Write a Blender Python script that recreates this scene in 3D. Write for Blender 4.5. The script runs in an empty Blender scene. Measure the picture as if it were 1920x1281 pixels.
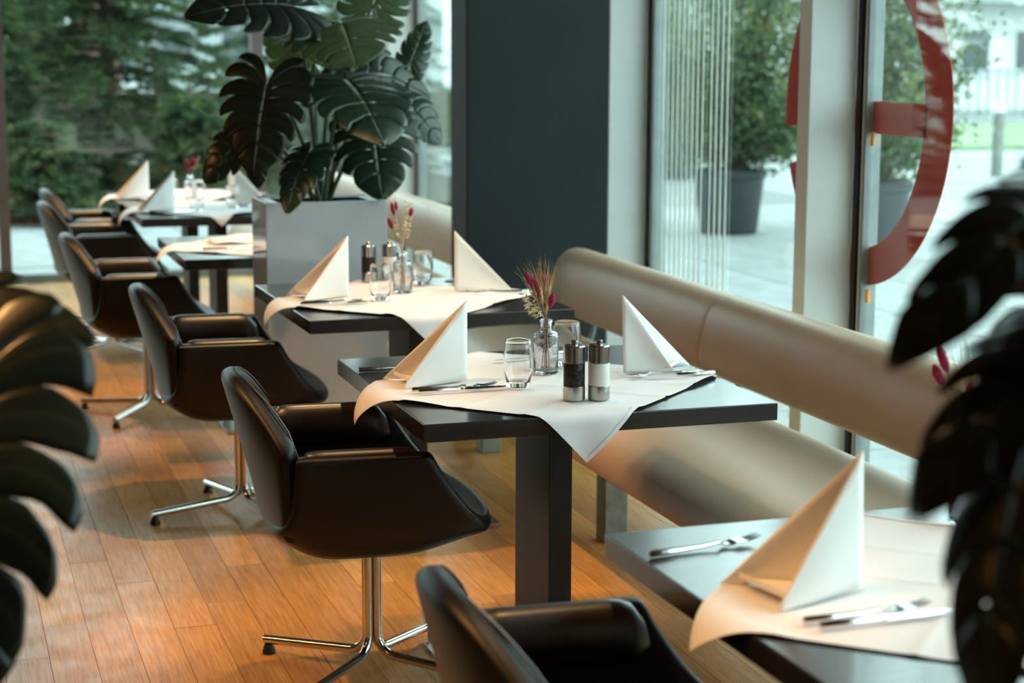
import bpy, bmesh, math, random
from mathutils import Vector, Matrix, noise
rnd = random.Random(7)
PI = math.pi
SC = bpy.context.scene
COL = SC.collection

# ------------------------------------------------------------------ camera
CAM_H, YAW, PITCH, ROLL, FPX = 1.57, math.radians(17.84), math.radians(9.25), math.radians(.1756), 3377.0
_f = Vector((math.sin(YAW)*math.cos(PITCH), math.cos(YAW)*math.cos(PITCH), -math.sin(PITCH)))
_r = Vector((math.cos(YAW), -math.sin(YAW), 0)); _u = _r.cross(_f)
_R = _r*math.cos(ROLL)+_u*math.sin(ROLL); _U = -_r*math.sin(ROLL)+_u*math.cos(ROLL)
cd = bpy.data.cameras.new('camera'); cam = bpy.data.objects.new('camera', cd); COL.objects.link(cam)
cam.matrix_world = Matrix(((_R.x, _U.x, -_f.x, 0), (_R.y, _U.y, -_f.y, 0), (_R.z, _U.z, -_f.z, CAM_H), (0, 0, 0, 1)))
cd.sensor_width = 36; cd.lens = FPX/1920*36; cd.clip_end = 400; cd.clip_start = .05
cd.dof.use_dof = True; cd.dof.focus_distance = 4.25; cd.dof.aperture_fstop = 3.4
SC.camera = cam
# ------------------------------------------------------------------ world, lamps, exposure
w = bpy.data.worlds.new('overcast_sky'); SC.world = w; w.use_nodes = True
bg = w.node_tree.nodes['Background']; bg.inputs[0].default_value = (.76, .955, .985, 1); bg.inputs[1].default_value = 5.2
SC.view_settings.view_transform = 'Standard'; SC.view_settings.look = 'None'
SC.view_settings.exposure = 0.12; SC.view_settings.gamma = 1; SC.view_settings.use_curve_mapping = False
def spot(name, loc, aim, power, ang, blend, size=.04, col=(1, .60, .27)):
    l = bpy.data.lights.new(name, 'SPOT'); l.energy = power; l.color = col; l.spot_size = math.radians(ang); l.spot_blend = blend
    l.shadow_soft_size = size
    o = bpy.data.objects.new(name, l); COL.objects.link(o); o.location = loc
    o.rotation_euler = (Vector(aim)-Vector(loc)).to_track_quat('-Z', 'Y').to_euler()
for y in (-.6, 2.6, 4.4, 5.5, 7.9, 10.4):
    spot('downlight_and_fill', (1.28, y, 3.1), (1.15, y, 0), {2.6: 75, 4.4: 50}.get(y, 200), 48, .4, .04, (1, .60, .27))
for y in (2.55, 4.3, 7.8, 9.8):
    spot('downlight_and_fill', (-.55, y, 3.1), (.70, y, .55), 190, 31, .45, .04, (1, .50, .17))
for y in (1.2, 5.2, 9.2):
    spot('downlight_and_fill', (-2.6, y, 3.1), (.9, y+.7, .6), 75, 75, .7, .08, (1, .46, .14))  # wide warm fill added at far left, for faces turned to the room

# ------------------------------------------------------------------ materials
class N:
    def __init__(s, name):
        s.m = bpy.data.materials.new(name); s.m.use_nodes = True
        s.t = s.m.node_tree; s.b = s.t.nodes['Principled BSDF']; s.out = s.t.nodes['Material Output']
    def n(s, typ, **kw):
        x = s.t.nodes.new(typ)
        for k, v in kw.items():
            if k.startswith('i_'): x.inputs[int(k[2:]) if k[2:].isdigit() else k[2:].replace('_', ' ')].default_value = v
            else: setattr(x, k, v)
        return x
    def l(s, a, b): s.t.links.new(a, b)
    def set(s, **kw):
        for k, v in kw.items():
            key = {'color': 'Base Color', 'rough': 'Roughness', 'metal': 'Metallic', 'coat': 'Coat Weight', 'coat_rough': 'Coat Roughness',
                   'trans': 'Transmission Weight', 'ior': 'IOR', 'spec': 'Specular IOR Level', 'sheen': 'Sheen Weight'}[k]
            s.b.inputs[key].default_value = (*v, 1) if isinstance(v, tuple) and len(v) == 3 else v
        return s
    def ramp(s, fac, stops):
        r = s.n('ShaderNodeValToRGB'); s.l(fac, r.inputs[0]); e = r.color_ramp.elements
        while len(e) < len(stops): e.new(.5)
        for q, (p, c) in zip(e, stops): q.position = p; q.color = (*c, 1)
        return r
    def coords(s, scale=(1, 1, 1), kind='Object', rand=False):
        tc = s.n('ShaderNodeTexCoord'); mp = s.n('ShaderNodeMapping'); mp.inputs['Scale'].default_value = scale
        s.l(tc.outputs[kind], mp.inputs['Vector'])
        if rand:
            oi = s.n('ShaderNodeObjectInfo'); mu = s.n('ShaderNodeMath', operation='MULTIPLY'); mu.inputs[1].default_value = 37.
            s.l(oi.outputs['Random'], mu.inputs[0]); s.l(mu.outputs[0], mp.inputs['Location'])
        return mp.outputs[0]
    def noise(s, vec, scale, detail=4, rough=.55):
        x = s.n('ShaderNodeTexNoise'); x.inputs['Scale'].default_value = scale; x.inputs['Detail'].default_value = detail
        x.inputs['Roughness'].default_value = rough
        if vec: s.l(vec, x.inputs['Vector'])
        return x.outputs[0]
    def bump(s, h, strength, dist=.01):
        b = s.n('ShaderNodeBump'); b.inputs['Strength'].default_value = strength; b.inputs['Distance'].default_value = dist
        s.l(h, b.inputs['Height']); s.l(b.outputs[0], s.b.inputs['Normal'])
M = {}
def simple(key, color, rough=.5, metal=0, vary=.12, scale=8, bump=0, bscale=200, **kw):
    a = N(key); a.set(color=color, rough=rough, metal=metal, **kw)
    v = a.coords()
    r = a.ramp(a.noise(v, scale), [(.3, tuple(c*(1-vary) for c in color)), (.7, tuple(min(1, c*(1+vary)) for c in color))])
    a.l(r.outputs[0], a.b.inputs['Base Color'])
    if bump: a.bump(a.noise(v, bscale, 3), bump, .002)
    M[key] = a.m; return a
# floor planks
a = N('bamboo_plank'); v = a.coords((26, 1.1, 8), rand=True)
n1 = a.noise(v, 6, 6, .65); oi = a.n('ShaderNodeObjectInfo')
r1 = a.ramp(n1, [(.25, (.30, .135, .028)), (.5, (.56, .27, .062)), (.78, (.74, .40, .12))])
r2 = a.ramp(oi.outputs['Random'], [(0, (.72, .66, .62)), (1, (1.12, 1.1, 1.06))])
mx = a.n('ShaderNodeMix', data_type='RGBA', blend_type='MULTIPLY'); mx.inputs[0].default_value = 1
a.l(r1.outputs[0], mx.inputs[6]); a.l(r2.outputs[0], mx.inputs[7]); a.l(mx.outputs[2], a.b.inputs['Base Color'])
rr = a.ramp(a.noise(a.coords((1, 1, 1), 'Object', True), 9, 5), [(.3, (.30,)*3), (.75, (.46,)*3)]); a.l(rr.outputs[0], a.b.inputs['Roughness'])
a.bump(n1, .12, .001); M['plank'] = a.m
simple('subfloor', (.03, .02, .012), .8)
# dark stained oak with grain
a = N('dark_oak'); a.set(rough=.34, coat=.28, coat_rough=.2, spec=.6)
v = a.coords((1.4, 16, 16)); dn = a.noise(v, 4.0, 7, .7)
r = a.ramp(dn, [(.35, (.010, .008, .009)), (.65, (.028, .022, .022))]); a.l(r.outputs[0], a.b.inputs['Base Color'])
rr = a.ramp(dn, [(.3, (.22,)*3), (.7, (.14,)*3)]); a.l(rr.outputs[0], a.b.inputs['Roughness']); a.bump(dn, .22, .0008); M['oak'] = a.m
simple('dark_oak_leg', (.012, .010, .010), .52, vary=.5, scale=12, bump=.1, bscale=90, spec=.35)
a = simple('black_leather', (.0045, .0026, .0028), .40, vary=.25, scale=30, bump=.22, bscale=420, spec=.36)
simple('sheen_leather', (.012, .007, .0045), .42, vary=.3, scale=30, bump=.22, bscale=420, coat=.7, coat_rough=.30)  # same leather, browner and coated to bring out the lamp sheen on the arms
simple('leather_piping', (.022, .018, .017), .35)
simple('cream_leather', (.54, .385, .26), .40, vary=.05, scale=3, bump=.10, bscale=500)
simple('chrome', (.62, .60, .57), .16, 1, .04)
simple('brushed_steel', (.42, .40, .37), .21, 1, .10, 40)
simple('cutlery_steel', (.70, .70, .72), .12, 1, .03)
simple('black_rubber', (.008, .008, .008), .5)
simple('bench_steel', (.20, .21, .19), .42, .8, .25, 25)
a = simple('white_cloth', (.78, .775, .80), .85, vary=.02, scale=4, bump=.15, bscale=900, sheen=.2)
a = simple('white_napkin', (.86, .85, .83), .9, vary=.015, bump=.08, bscale=700)
simple('grey_lacquer', (.55, .55, .57), .14, 0, .03, 2, coat=.6)
simple('planter_rim', (.03, .03, .032), .3)
simple('soil', (.018, .012, .008), .95, vary=.4, scale=60, bump=.8, bscale=80)
simple('slate_paint', (.014, .020, .023), .6, spec=.22, vary=.10, scale=3, bump=.05)
simple('frame_white', (.62, .655, .655), .42, .0, .03)
simple('gasket_black', (.006, .007, .008), .4)
simple('gasket_grey', (.20, .23, .23), .4)
simple('glint_amber', (.85, .42, .10), .4)
simple('post_brown', (.13, .10, .105), .5)
simple('ceiling_paint', (.12, .095, .075), .8)
simple('wall_paint', (.07, .05, .035), .8)
simple('magenta_bloom', (.27, .003, .045), .8, vary=.45, scale=120, sheen=.08)
simple('straw', (.70, .56, .33), .7, vary=.25, scale=40)
simple('stem_brown', (.20, .09, .05), .6)
simple('pot_plastic', (.028, .034, .042), .5)
simple('bark', (.06, .042, .03), .9, vary=.4, scale=14)
simple('paving', (.235, .255, .255), .75, vary=.18, scale=5, bump=.3, bscale=60)
simple('paving_base', (.16, .17, .17), .9)
simple('asphalt', (.24, .26, .26), .85, vary=.1, scale=.6)
simple('lawn', (.17, .24, .13), .9, vary=.3, scale=3)
simple('white_wall', (.72, .75, .74), .8, vary=.05, scale=.7)
simple('pale_wall', (.50, .55, .54), .8, vary=.06, scale=.5)
simple('house_timber', (.11, .05, .03), .7, vary=.35, scale=3)
simple('light_timber', (.42, .37, .30), .7, vary=.2, scale=6)
simple('window_dark', (.07, .09, .095), .15, 0, .2, 1)
simple('rail_grey', (.28, .31, .31), .5)
simple('salt_fill', (.72, .70, .67), .5, vary=.05, scale=200, coat=.25, coat_rough=.05)
a = N('pepper_fill'); a.set(rough=.6, coat=.2, coat_rough=.04, spec=.2); v = a.coords()
vo = a.n('ShaderNodeTexVoronoi'); vo.inputs['Scale'].default_value = 420; a.l(v, vo.inputs['Vector'])
r = a.ramp(vo.outputs[1], [(0, (.004, .003, .003)), (.8, (.02, .013, .010)), (1, (.16, .11, .07))]); a.l(r.outputs[0], a.b.inputs['Base Color'])
a.bump(vo.outputs[0], .5, .002); M['pepper_fill'] = a.m
a = N('clear_glass'); a.set(color=(.985, .99, .99), rough=0.0, trans=1.0, ior=1.47); M['glass'] = a.m
a = N('smoky_glass'); a.set(color=(.86, .855, .875), rough=0.0, trans=1.0, ior=1.47)
v = a.coords((1, 1, 1)); wv = a.n('ShaderNodeTexWave', wave_type='BANDS', bands_direction='Z'); wv.inputs['Scale'].default_value = 14; wv.inputs['Distortion'].default_value = 5
wv.inputs['Detail'].default_value = 3; wv.inputs['Detail Scale'].default_value = 6; a.l(v, wv.inputs['Vector']); a.bump(wv.outputs[1], .10, .002); M['smoky'] = a.m
# window pane: clear sheet with Fresnel reflection
a = N('window_glass'); tr = a.n('ShaderNodeBsdfTransparent'); tr.inputs[0].default_value = (.90, .955, .935, 1)
gl = a.n('ShaderNodeBsdfGlossy'); gl.inputs['Roughness'].default_value = .0; gl.inputs[0].default_value = (.95, 1, .98, 1)
fr = a.n('ShaderNodeFresnel'); mixs = a.n('ShaderNodeMixShader'); ge = a.n('ShaderNodeNewGeometry')
im = a.n('ShaderNodeMix', data_type='FLOAT'); im.inputs[2].default_value = 1.45; im.inputs[3].default_value = 1/1.45   # same reflectance from both sides
a.l(ge.outputs['Backfacing'], im.inputs[0]); a.l(im.outputs[0], fr.inputs[0])
a.l(fr.outputs[0], mixs.inputs[0]); a.l(tr.outputs[0], mixs.inputs[1]); a.l(gl.outputs[0], mixs.inputs[2]); a.l(mixs.outputs[0], a.out.inputs[0]); M['pane'] = a.m
def leafmat(key, c1, c2, vein, rough, transl):
    a = N(key); uv = a.n('ShaderNodeUVMap'); sp = a.n('ShaderNodeSeparateXYZ'); a.l(uv.outputs[0], sp.inputs[0])
    v = a.coords((1, 1, 1)); r = a.ramp(a.noise(v, 9, 5), [(.3, c1), (.7, c2)])
    rv = a.ramp(sp.outputs[1], [(.0, (1,)*3), (.035, (0,)*3)])
    d = a.n('ShaderNodeMath', operation='SUBTRACT'); d.inputs[1].default_value = .5; a.l(sp.outputs[0], d.inputs[0])
    ab = a.n('ShaderNodeMath', operation='ABSOLUTE'); a.l(d.outputs[0], ab.inputs[0])
    rw = a.ramp(ab.outputs[0], [(.0, (.35,)*3), (.07, (0,)*3)])
    mxx = a.n('ShaderNodeMath', operation='MAXIMUM'); a.l(rv.outputs[0], mxx.inputs[0]); a.l(rw.outputs[0], mxx.inputs[1])
    mc = a.n('ShaderNodeMix', data_type='RGBA'); a.l(mxx.outputs[0], mc.inputs[0]); a.l(r.outputs[0], mc.inputs[6]); mc.inputs[7].default_value = (*vein, 1)
    a.l(mc.outputs[2], a.b.inputs['Base Color']); a.b.inputs['Roughness'].default_value = rough; a.b.inputs['Specular IOR Level'].default_value = .3 if 'dark' in key else .5
    a.bump(ab.outputs[0], .12, .01)
    tl = a.n('ShaderNodeBsdfTranslucent'); tl.inputs[0].default_value = (c2[0]*4, c2[1]*4.2, c2[2]*1.5, 1)
    ms = a.n('ShaderNodeMixShader'); ms.inputs[0].default_value = transl
    a.l(a.b.outputs[0], ms.inputs[1]); a.l(tl.outputs[0], ms.inputs[2]); a.l(ms.outputs[0], a.out.inputs[0]); M[key] = a.m
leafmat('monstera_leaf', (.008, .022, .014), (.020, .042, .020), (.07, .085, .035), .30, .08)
leafmat('monstera_lit_leaf', (.06, .095, .05), (.105, .14, .075), (.25, .30, .14), .32, .25)  # lighter copy for lit and backlit leaves, the light put into the colour
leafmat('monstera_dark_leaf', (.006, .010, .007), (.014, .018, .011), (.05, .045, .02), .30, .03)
simple('petiole_green', (.030, .055, .022), .4)
def foliage(key, c1, c2, c3, transl=.3):
    a = N(key); v = a.coords(); r = a.ramp(a.noise(v, 3.2, 6, .7), [(.3, c1), (.52, c2), (.72, c3)])
    a.l(r.outputs[0], a.b.inputs['Base Color']); a.b.inputs['Roughness'].default_value = .6
    tl = a.n('ShaderNodeBsdfTranslucent'); a.l(r.outputs[0], tl.inputs[0]); ms = a.n('ShaderNodeMixShader'); ms.inputs[0].default_value = transl
    a.l(a.b.outputs[0], ms.inputs[1]); a.l(tl.outputs[0], ms.inputs[2]); a.l(ms.outputs[0], a.out.inputs[0]); M[key] = a.m
foliage('spruce_needles', (.010, .024, .008), (.032, .064, .018), (.16, .21, .055))
foliage('shrub_leaves', (.03, .065, .03), (.09, .14, .055), (.34, .28, .10))
a = N('red_vinyl'); a.set(color=(.40, .045, .018), rough=.45); tl = a.n('ShaderNodeBsdfTranslucent'); tl.inputs[0].default_value = (.55, .05, .015, 1)
ms = a.n('ShaderNodeMixShader'); ms.inputs[0].default_value = .35; a.l(a.b.outputs[0], ms.inputs[1]); a.l(tl.outputs[0], ms.inputs[2]); a.l(ms.outputs[0], a.out.inputs[0]); M['red'] = a.m
simple('stripe_white', (.75, .80, .77), .6)

# ------------------------------------------------------------------ mesh helpers
class MB:
    def __init__(s): s.v = []; s.f = []; s.uv = None
    def add(s, vs, fs):
        o = len(s.v); s.v += [tuple(p) for p in vs]; s.f += [tuple(i+o for i in f) for f in fs]; return s
    def box(s, x0, x1, y0, y1, z0, z1, bev=0):
        if bev <= 0:
            vs = [(x, y, z) for z in (z0, z1) for y in (y0, y1) for x in (x0, x1)]
            return s.add(vs, [(0, 2, 3, 1), (4, 5, 7, 6), (0, 1, 5, 4), (2, 6, 7, 3), (0, 4, 6, 2), (1, 3, 7, 5)])
        bm = bmesh.new(); bmesh.ops.create_cube(bm, size=1)
        for q in bm.verts: q.co = Vector(((x0+x1)/2+q.co.x*(x1-x0), (y0+y1)/2+q.co.y*(y1-y0), (z0+z1)/2+q.co.z*(z1-z0)))
        bmesh.ops.bevel(bm, geom=list(bm.edges), offset=bev, segments=2, affect='EDGES', profile=.5)
        bm.verts.index_update(); s.add([q.co[:] for q in bm.verts], [tuple(q.index for q in f.verts) for f in bm.faces]); bm.free(); return s
    def lathe(s, prof, n=32, c=(0, 0, 0)):
        vs = []; fs = []
        for (r, z) in prof:
            for k in range(n):
                t = 2*PI*k/n; vs.append((c[0]+r*math.cos(t), c[1]+r*math.sin(t), c[2]+z))
        for i in range(len(prof)-1):
            for k in range(n): fs.append((i*n+k, i*n+(k+1) % n, (i+1)*n+(k+1) % n, (i+1)*n+k))
        return s.add(vs, fs)
    def tube(s, pts, rad, n=10, cap=True):
        pts = [Vector(p) for p in pts]; m = len(pts); rs = rad if isinstance(rad, (list, tuple)) else [rad]*m
        vs = []; fs = []; up = None
        for i, p in enumerate(pts):
            d = (pts[min(i+1, m-1)]-pts[max(i-1, 0)]).normalized()
            if up is None: up = d.orthogonal().normalized()
            up = (up-d*up.dot(d)); up = up.normalized() if up.length > 1e-6 else d.orthogonal().normalized()
            b = d.cross(up)
            for k in range(n):
                t = 2*PI*k/n; vs.append(p+(up*math.cos(t)+b*math.sin(t))*rs[i])
        for i in range(m-1):
            for k in range(n): fs.append((i*n+k, i*n+(k+1) % n, (i+1)*n+(k+1) % n, (i+1)*n+k))
        if cap: fs.append(tuple(range(n))[::-1]); fs.append(tuple((m-1)*n+k for k in range(n)))
        return s.add(vs, fs)
    def grid(s, fn, nu, nv, close_u=False):
        vs = [fn(i/nu, j/nv) for j in range(nv+1) for i in range(nu+1)]
        fs = [(j*(nu+1)+i, j*(nu+1)+i+1, (j+1)*(nu+1)+i+1, (j+1)*(nu+1)+i) for j in range(nv) for i in range(nu)]
        return s.add(vs, fs)
    def build(s, name, mat, parent=None, smooth=True, **tags):
        me = bpy.data.meshes.new(name); me.from_pydata(s.v, [], s.f); me.update()
        if s.uv:
            u = me.uv_layers.new(name='UVMap')
            for lp in me.loops: u.data[lp.index].uv = s.uv[lp.vertex_index]
        if smooth:
            me.polygons.foreach_set('use_smooth', [True]*len(me.polygons))
            try: me.set_sharp_from_angle(angle=math.radians(38))
            except Exception: pass
        me.materials.append(M[mat]); o = bpy.data.objects.new(name, me); COL.objects.link(o)
        if parent: o.parent = parent
        tag(o, **tags); return o
def tag(o, label=None, cat=None, group=None, kind=None):
    if label: o['label'] = label
    if cat: o['category'] = cat
    if group: o['group'] = group
    if kind: o['kind'] = kind
    return o
def thing(name, loc, rz=0, label=None, cat=None, group=None, kind=None):
    o = bpy.data.objects.new(name, None); COL.objects.link(o); o.empty_display_size = .1
    o.location = loc; o.rotation_euler = (0, 0, rz); return tag(o, label, cat, group, kind)
def copy_tree(o, parent=None):
    c = o.copy(); COL.objects.link(c); c.parent = parent
    for ch in list(o.children): copy_tree(ch, c)
    return c
def subsurf(o, lv=2):
    md = o.modifiers.new('subdivision', 'SUBSURF'); md.levels = lv; md.render_levels = lv; return o
def solid(o, t, off=0):
    md = o.modifiers.new('thickness', 'SOLIDIFY'); md.thickness = t; md.offset = off; return o
def sst(x, a, b):
    t = max(0, min(1, (x-a)/(b-a))); return t*t*(3-2*t)
def struct(name, mb, mat, **k): return mb.build(name, mat, None, smooth=False, kind='structure', label=k.get('label'))

# ------------------------------------------------------------------ the room
fl = struct('floor', MB().box(-5, 2.97, -3, 12.5, -.06, -.012), 'subfloor')
PW, PL = .114, 1.9
pm = MB().box(0, PW-.0014, 0, PL-.0014, -.012, 0).build('plank', 'plank', fl, smooth=False)
pm_mesh = pm.data; first = True; rest = MB(); cnt = 0
for i in range(int(7.97/PW)+1):
    x = 2.97-PW*(i+1); off = rnd.random()*PL
    for j in range(-1, 9):
        y = -3+off+j*PL
        if x < -5 or y > 12.5-.2 or y+PL < -2.9: continue
        if y+PL > 12.5:
            rest.box(x, x+PW-.0014, y, 12.49, -.012, 0); continue
        if x > -1.1 and y+PL > 1.9 and cnt < 298:
            o = pm if first else pm.copy()
            if not first: COL.objects.link(o)
            first = False; o.parent = fl; o.location = (x, y, rnd.uniform(-.0006, 0)); cnt += 1
        else: rest.box(x, x+PW-.0014, max(y, -3), y+PL-.0014, -.012, 0)
rest.build('plank_field', 'plank', fl, smooth=False, kind='stuff')
struct('ceiling', MB().box(-5, 2.97, -3, 12.6, 3.2, 3.3), 'ceiling_paint')
struct('wall_left', MB().box(-5.1, -5, -3, 12.6, 0, 3.2), 'wall_paint')
struct('wall_back', MB().box(-5, 2.97, -3.1, -3, 0, 3.2), 'wall_paint')
col_o = struct('column', MB().box(2.137, 2.772, 7.27, 7.51, 0, 3.2, .006), 'slate_paint', label='dark slate square column between the two cream benches')
# window wall on the right: one bay between each two mullions
GX = 2.965
MY = [-3.0, -.15, 1.72, 3.58, 5.43, 7.29, 9.25, 11.22, 12.5]
def bay(n, y0, y1):
    r = thing('window_%d' % n, (GX, (y0+y1)/2, 0), kind='structure'); c = (y0+y1)/2; h = (y1-y0)/2
    # mullion at the far end of the bay, seen from the room
    if n < 7:
        MB().box(-.185, -.012, h-.0, h+.085, 0, 3.2, .004).build('mullion', 'frame_white', r, smooth=False)
    MB().box(-.012, .05, h-.030, h-.0, 0, 3.2).build('gasket', 'gasket_black', r, smooth=False)
    for k, (a0, a1) in enumerate(((.048, .040), (.066, .058))):
        MB().box(-.006, .05, h-a0, h-a1, 0, 3.2).build('spacer_bar', 'gasket_grey' if k else 'frame_white', r, smooth=False)
    MB().box(-.012, .05, -h+.085, -h+.105, 0, 3.2).build('gasket', 'gasket_black', r, smooth=False)
    MB().box(-.03, .05, -h+.085, h-.03, 0, .045).build('sill', 'gasket_grey', r, smooth=False)
    MB().box(.010, .018, -h+.085, h-.03, .045, 3.2).build('pane', 'pane', r, smooth=False)
    return r
bays = [bay(i, MY[i], MY[i+1]) if i else None for i in range(8)]
struct('added_wall_right', MB().box(2.78, 3.0, -3, -.07, 0, 3.2), 'wall_paint')  # unseen wall added in place of glazing, cuts daylight behind the camera
for z in (.73, 1.255, 1.755):     # small amber blocks standing in for reflections at the lettered pane's edge
    MB().box(.0, .008, -.925+1.85-.105, -.925+1.85-.085, z, z+.045).build('edge_glint', 'glint_amber', bays[3], smooth=False)
for k in range(13):               # thin white lines near the column end of the pane
    y = .79-k*.052-(.03 if k > 8 else 0)
    MB().box(.006, .0095, y, y+.010, .05, 3.2).build('pane_stripe', 'stripe_white', bays[4], smooth=False)
# glazed far wall
rf = thing('window_8', (0, 12.5, 0), kind='structure')
posts = [-5.0, -3.0, -1.25, .41, 2.13, 2.93]
for x in posts[1:5]:
    MB().box(x, x+.075, -.05, .08, 0, 3.2).build('mullion', 'post_brown', rf, smooth=False)
MB().box(2.90, 2.99, -.05, .08, 0, 3.2).build('mullion', 'frame_white', rf, smooth=False)
MB().box(-5, 2.9, -.04, .08, 0, .05).build('sill', 'gasket_grey', rf, smooth=False)
for i in range(5): MB().box(posts[i]+.08, posts[i+1], .012, .020, .05, 3.2).build('pane', 'pane', rf, smooth=False)

# ------------------------------------------------------------------ red letter on the glass (seen from inside)
def letter():
    m = MB(); cy, cz, R1y, R1z, R2y, R2z = 5.443, 1.3625, .567, .583, .405, .457; x0, x1 = GX+.020, GX+.0235
    a0, a1 = math.radians(-7), math.radians(-154+360)-2*PI    # angles around the ring: 0 = near side (-Y)
    segs = 90; t0, t1 = math.radians(-159), math.radians(187)
    pts = []
    for k in range(segs+1):
        t = t0+(t1-t0)*k/segs
        pts.append((t,))
    vs = []
    for (t,) in pts:
        for x in (x0, x1):
            vs.append((x, cy-R1y*math.cos(t), cz+R1z*math.sin(t))); vs.append((x, cy-R2y*math.cos(t), cz+R2z*math.sin(t)))
    fs = []
    for k in range(segs):
        b = k*4; c = b+4
        fs += [(b, b+1, c+1, c), (b+2, c+2, c+3, b+3), (b, c, c+2, b+2), (b+1, b+3, c+3, c+1)]
    fs += [(0, 2, 3, 1), (segs*4, segs*4+1, segs*4+3, segs*4+2)]
    m.add(vs, fs)
    m.box(x0, x1, cy-R2y-.01, cy+R2y+.03, cz-.068, cz+.038)
    return m.build('window_letter', 'red', None, smooth=False, label='large red vinyl letter seen mirrored on the window glass', cat='letter')
letter()

# ------------------------------------------------------------------ benches
def bench(name, y0, y1, seams, legs, label):
    r = thing(name, (0, y0, 0), 0, label, 'bench'); L = y1-y0
    def roll(prof, a, b, nm):
        m = MB(); n = len(prof); e = .035; st = []
        for (yy, k) in ((a, .80), (a+.008, .92), (a+e, 1), (b-e, 1), (b-.008, .92), (b, .80)):
            cx = sum(p[0] for p in prof)/n; cz = sum(p[1] for p in prof)/n
            sh = (1-k)*.16
            st.append([(cx+(p[0]-cx)*(1-sh), yy, cz+(p[1]-cz)*(1-sh)) for p in prof])
        vs = [p for q in st for p in q]; fs = []
        for i in range(len(st)-1):
            for k in range(n): fs.append((i*n+k, (i+1)*n+k, (i+1)*n+(k+1) % n, i*n+(k+1) % n))
        fs.append(tuple(range(n))); fs.append(tuple((len(st)-1)*n+k for k in range(n))[::-1])
        return m.add(vs, fs).build(nm, 'cream_leather', r)
    # back cushion cross section: bulging roll
    bp = []
    for k in range(14):
        t = PI*k/13; bp.append((2.425-.052*math.sin(t)*1.0-.028*math.cos(t)*-1*.0-.03*(1 if 0 else 0), 0))
    bp = []
    for k in range(20):
        t = 2*PI*k/20
        cx, cz = math.cos(t), math.sin(t)
        sx = math.copysign(abs(cx)**.75, cx); sz = math.copysign(abs(cz)**.75, cz)
        z = .645+sz*.128; bp.append((2.452+sx*.078+(z-.645)*.22, z))
    bp = bp[::-1]
    sp = []                      # seat: big rounded nose
    for (x, z) in [(2.42, .33), (2.43, .40), (2.415, .448), (2.36, .462), (2.2, .466), (2.06, .463), (1.97, .452), (1.905, .428), (1.862, .392), (1.842, .350),
                   (1.848, .318), (1.872, .300), (1.95, .292), (2.2, .292)]: sp.append((x, z))
    ss = [0]+[s-y0 for s in seams]+[L]
    for i in range(len(ss)-1):
        roll(bp, ss[i]+.0005, ss[i+1]-.0005, 'back_cushion')
    s2 = [0]+[s-y0 for s in seams]+[L]
    for i in range(len(s2)-1): roll(sp, s2[i]+.0005, s2[i+1]-.0005, 'seat_cushion')
    for ly in legs:
        MB().box(2.0, 2.08, ly-y0, ly-y0+.08, 0, .296, .004).build('leg', 'bench_steel', r, smooth=False)
        MB().box(2.30, 2.38, ly-y0, ly-y0+.08, 0, .296, .004).build('leg', 'bench_steel', r, smooth=False)
        MB().tube([(2.412, ly-y0+.04, .31), (2.47, ly-y0+.04, .44), (2.50, ly-y0+.04, .60)], .013, 8).build('back_support', 'bench_steel', r)
    return r
bench('bench', .9, 6.86, [3.0, 5.36], (1.3, 3.35, 5.24, 6.6), 'long cream leather bench under the lettered window, in front of the column')
bench('bench', 7.58, 11.9, [8.95, 10.4], (8.0, 9.6, 11.2), 'cream leather bench behind the dark column and the white planter')

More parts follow.
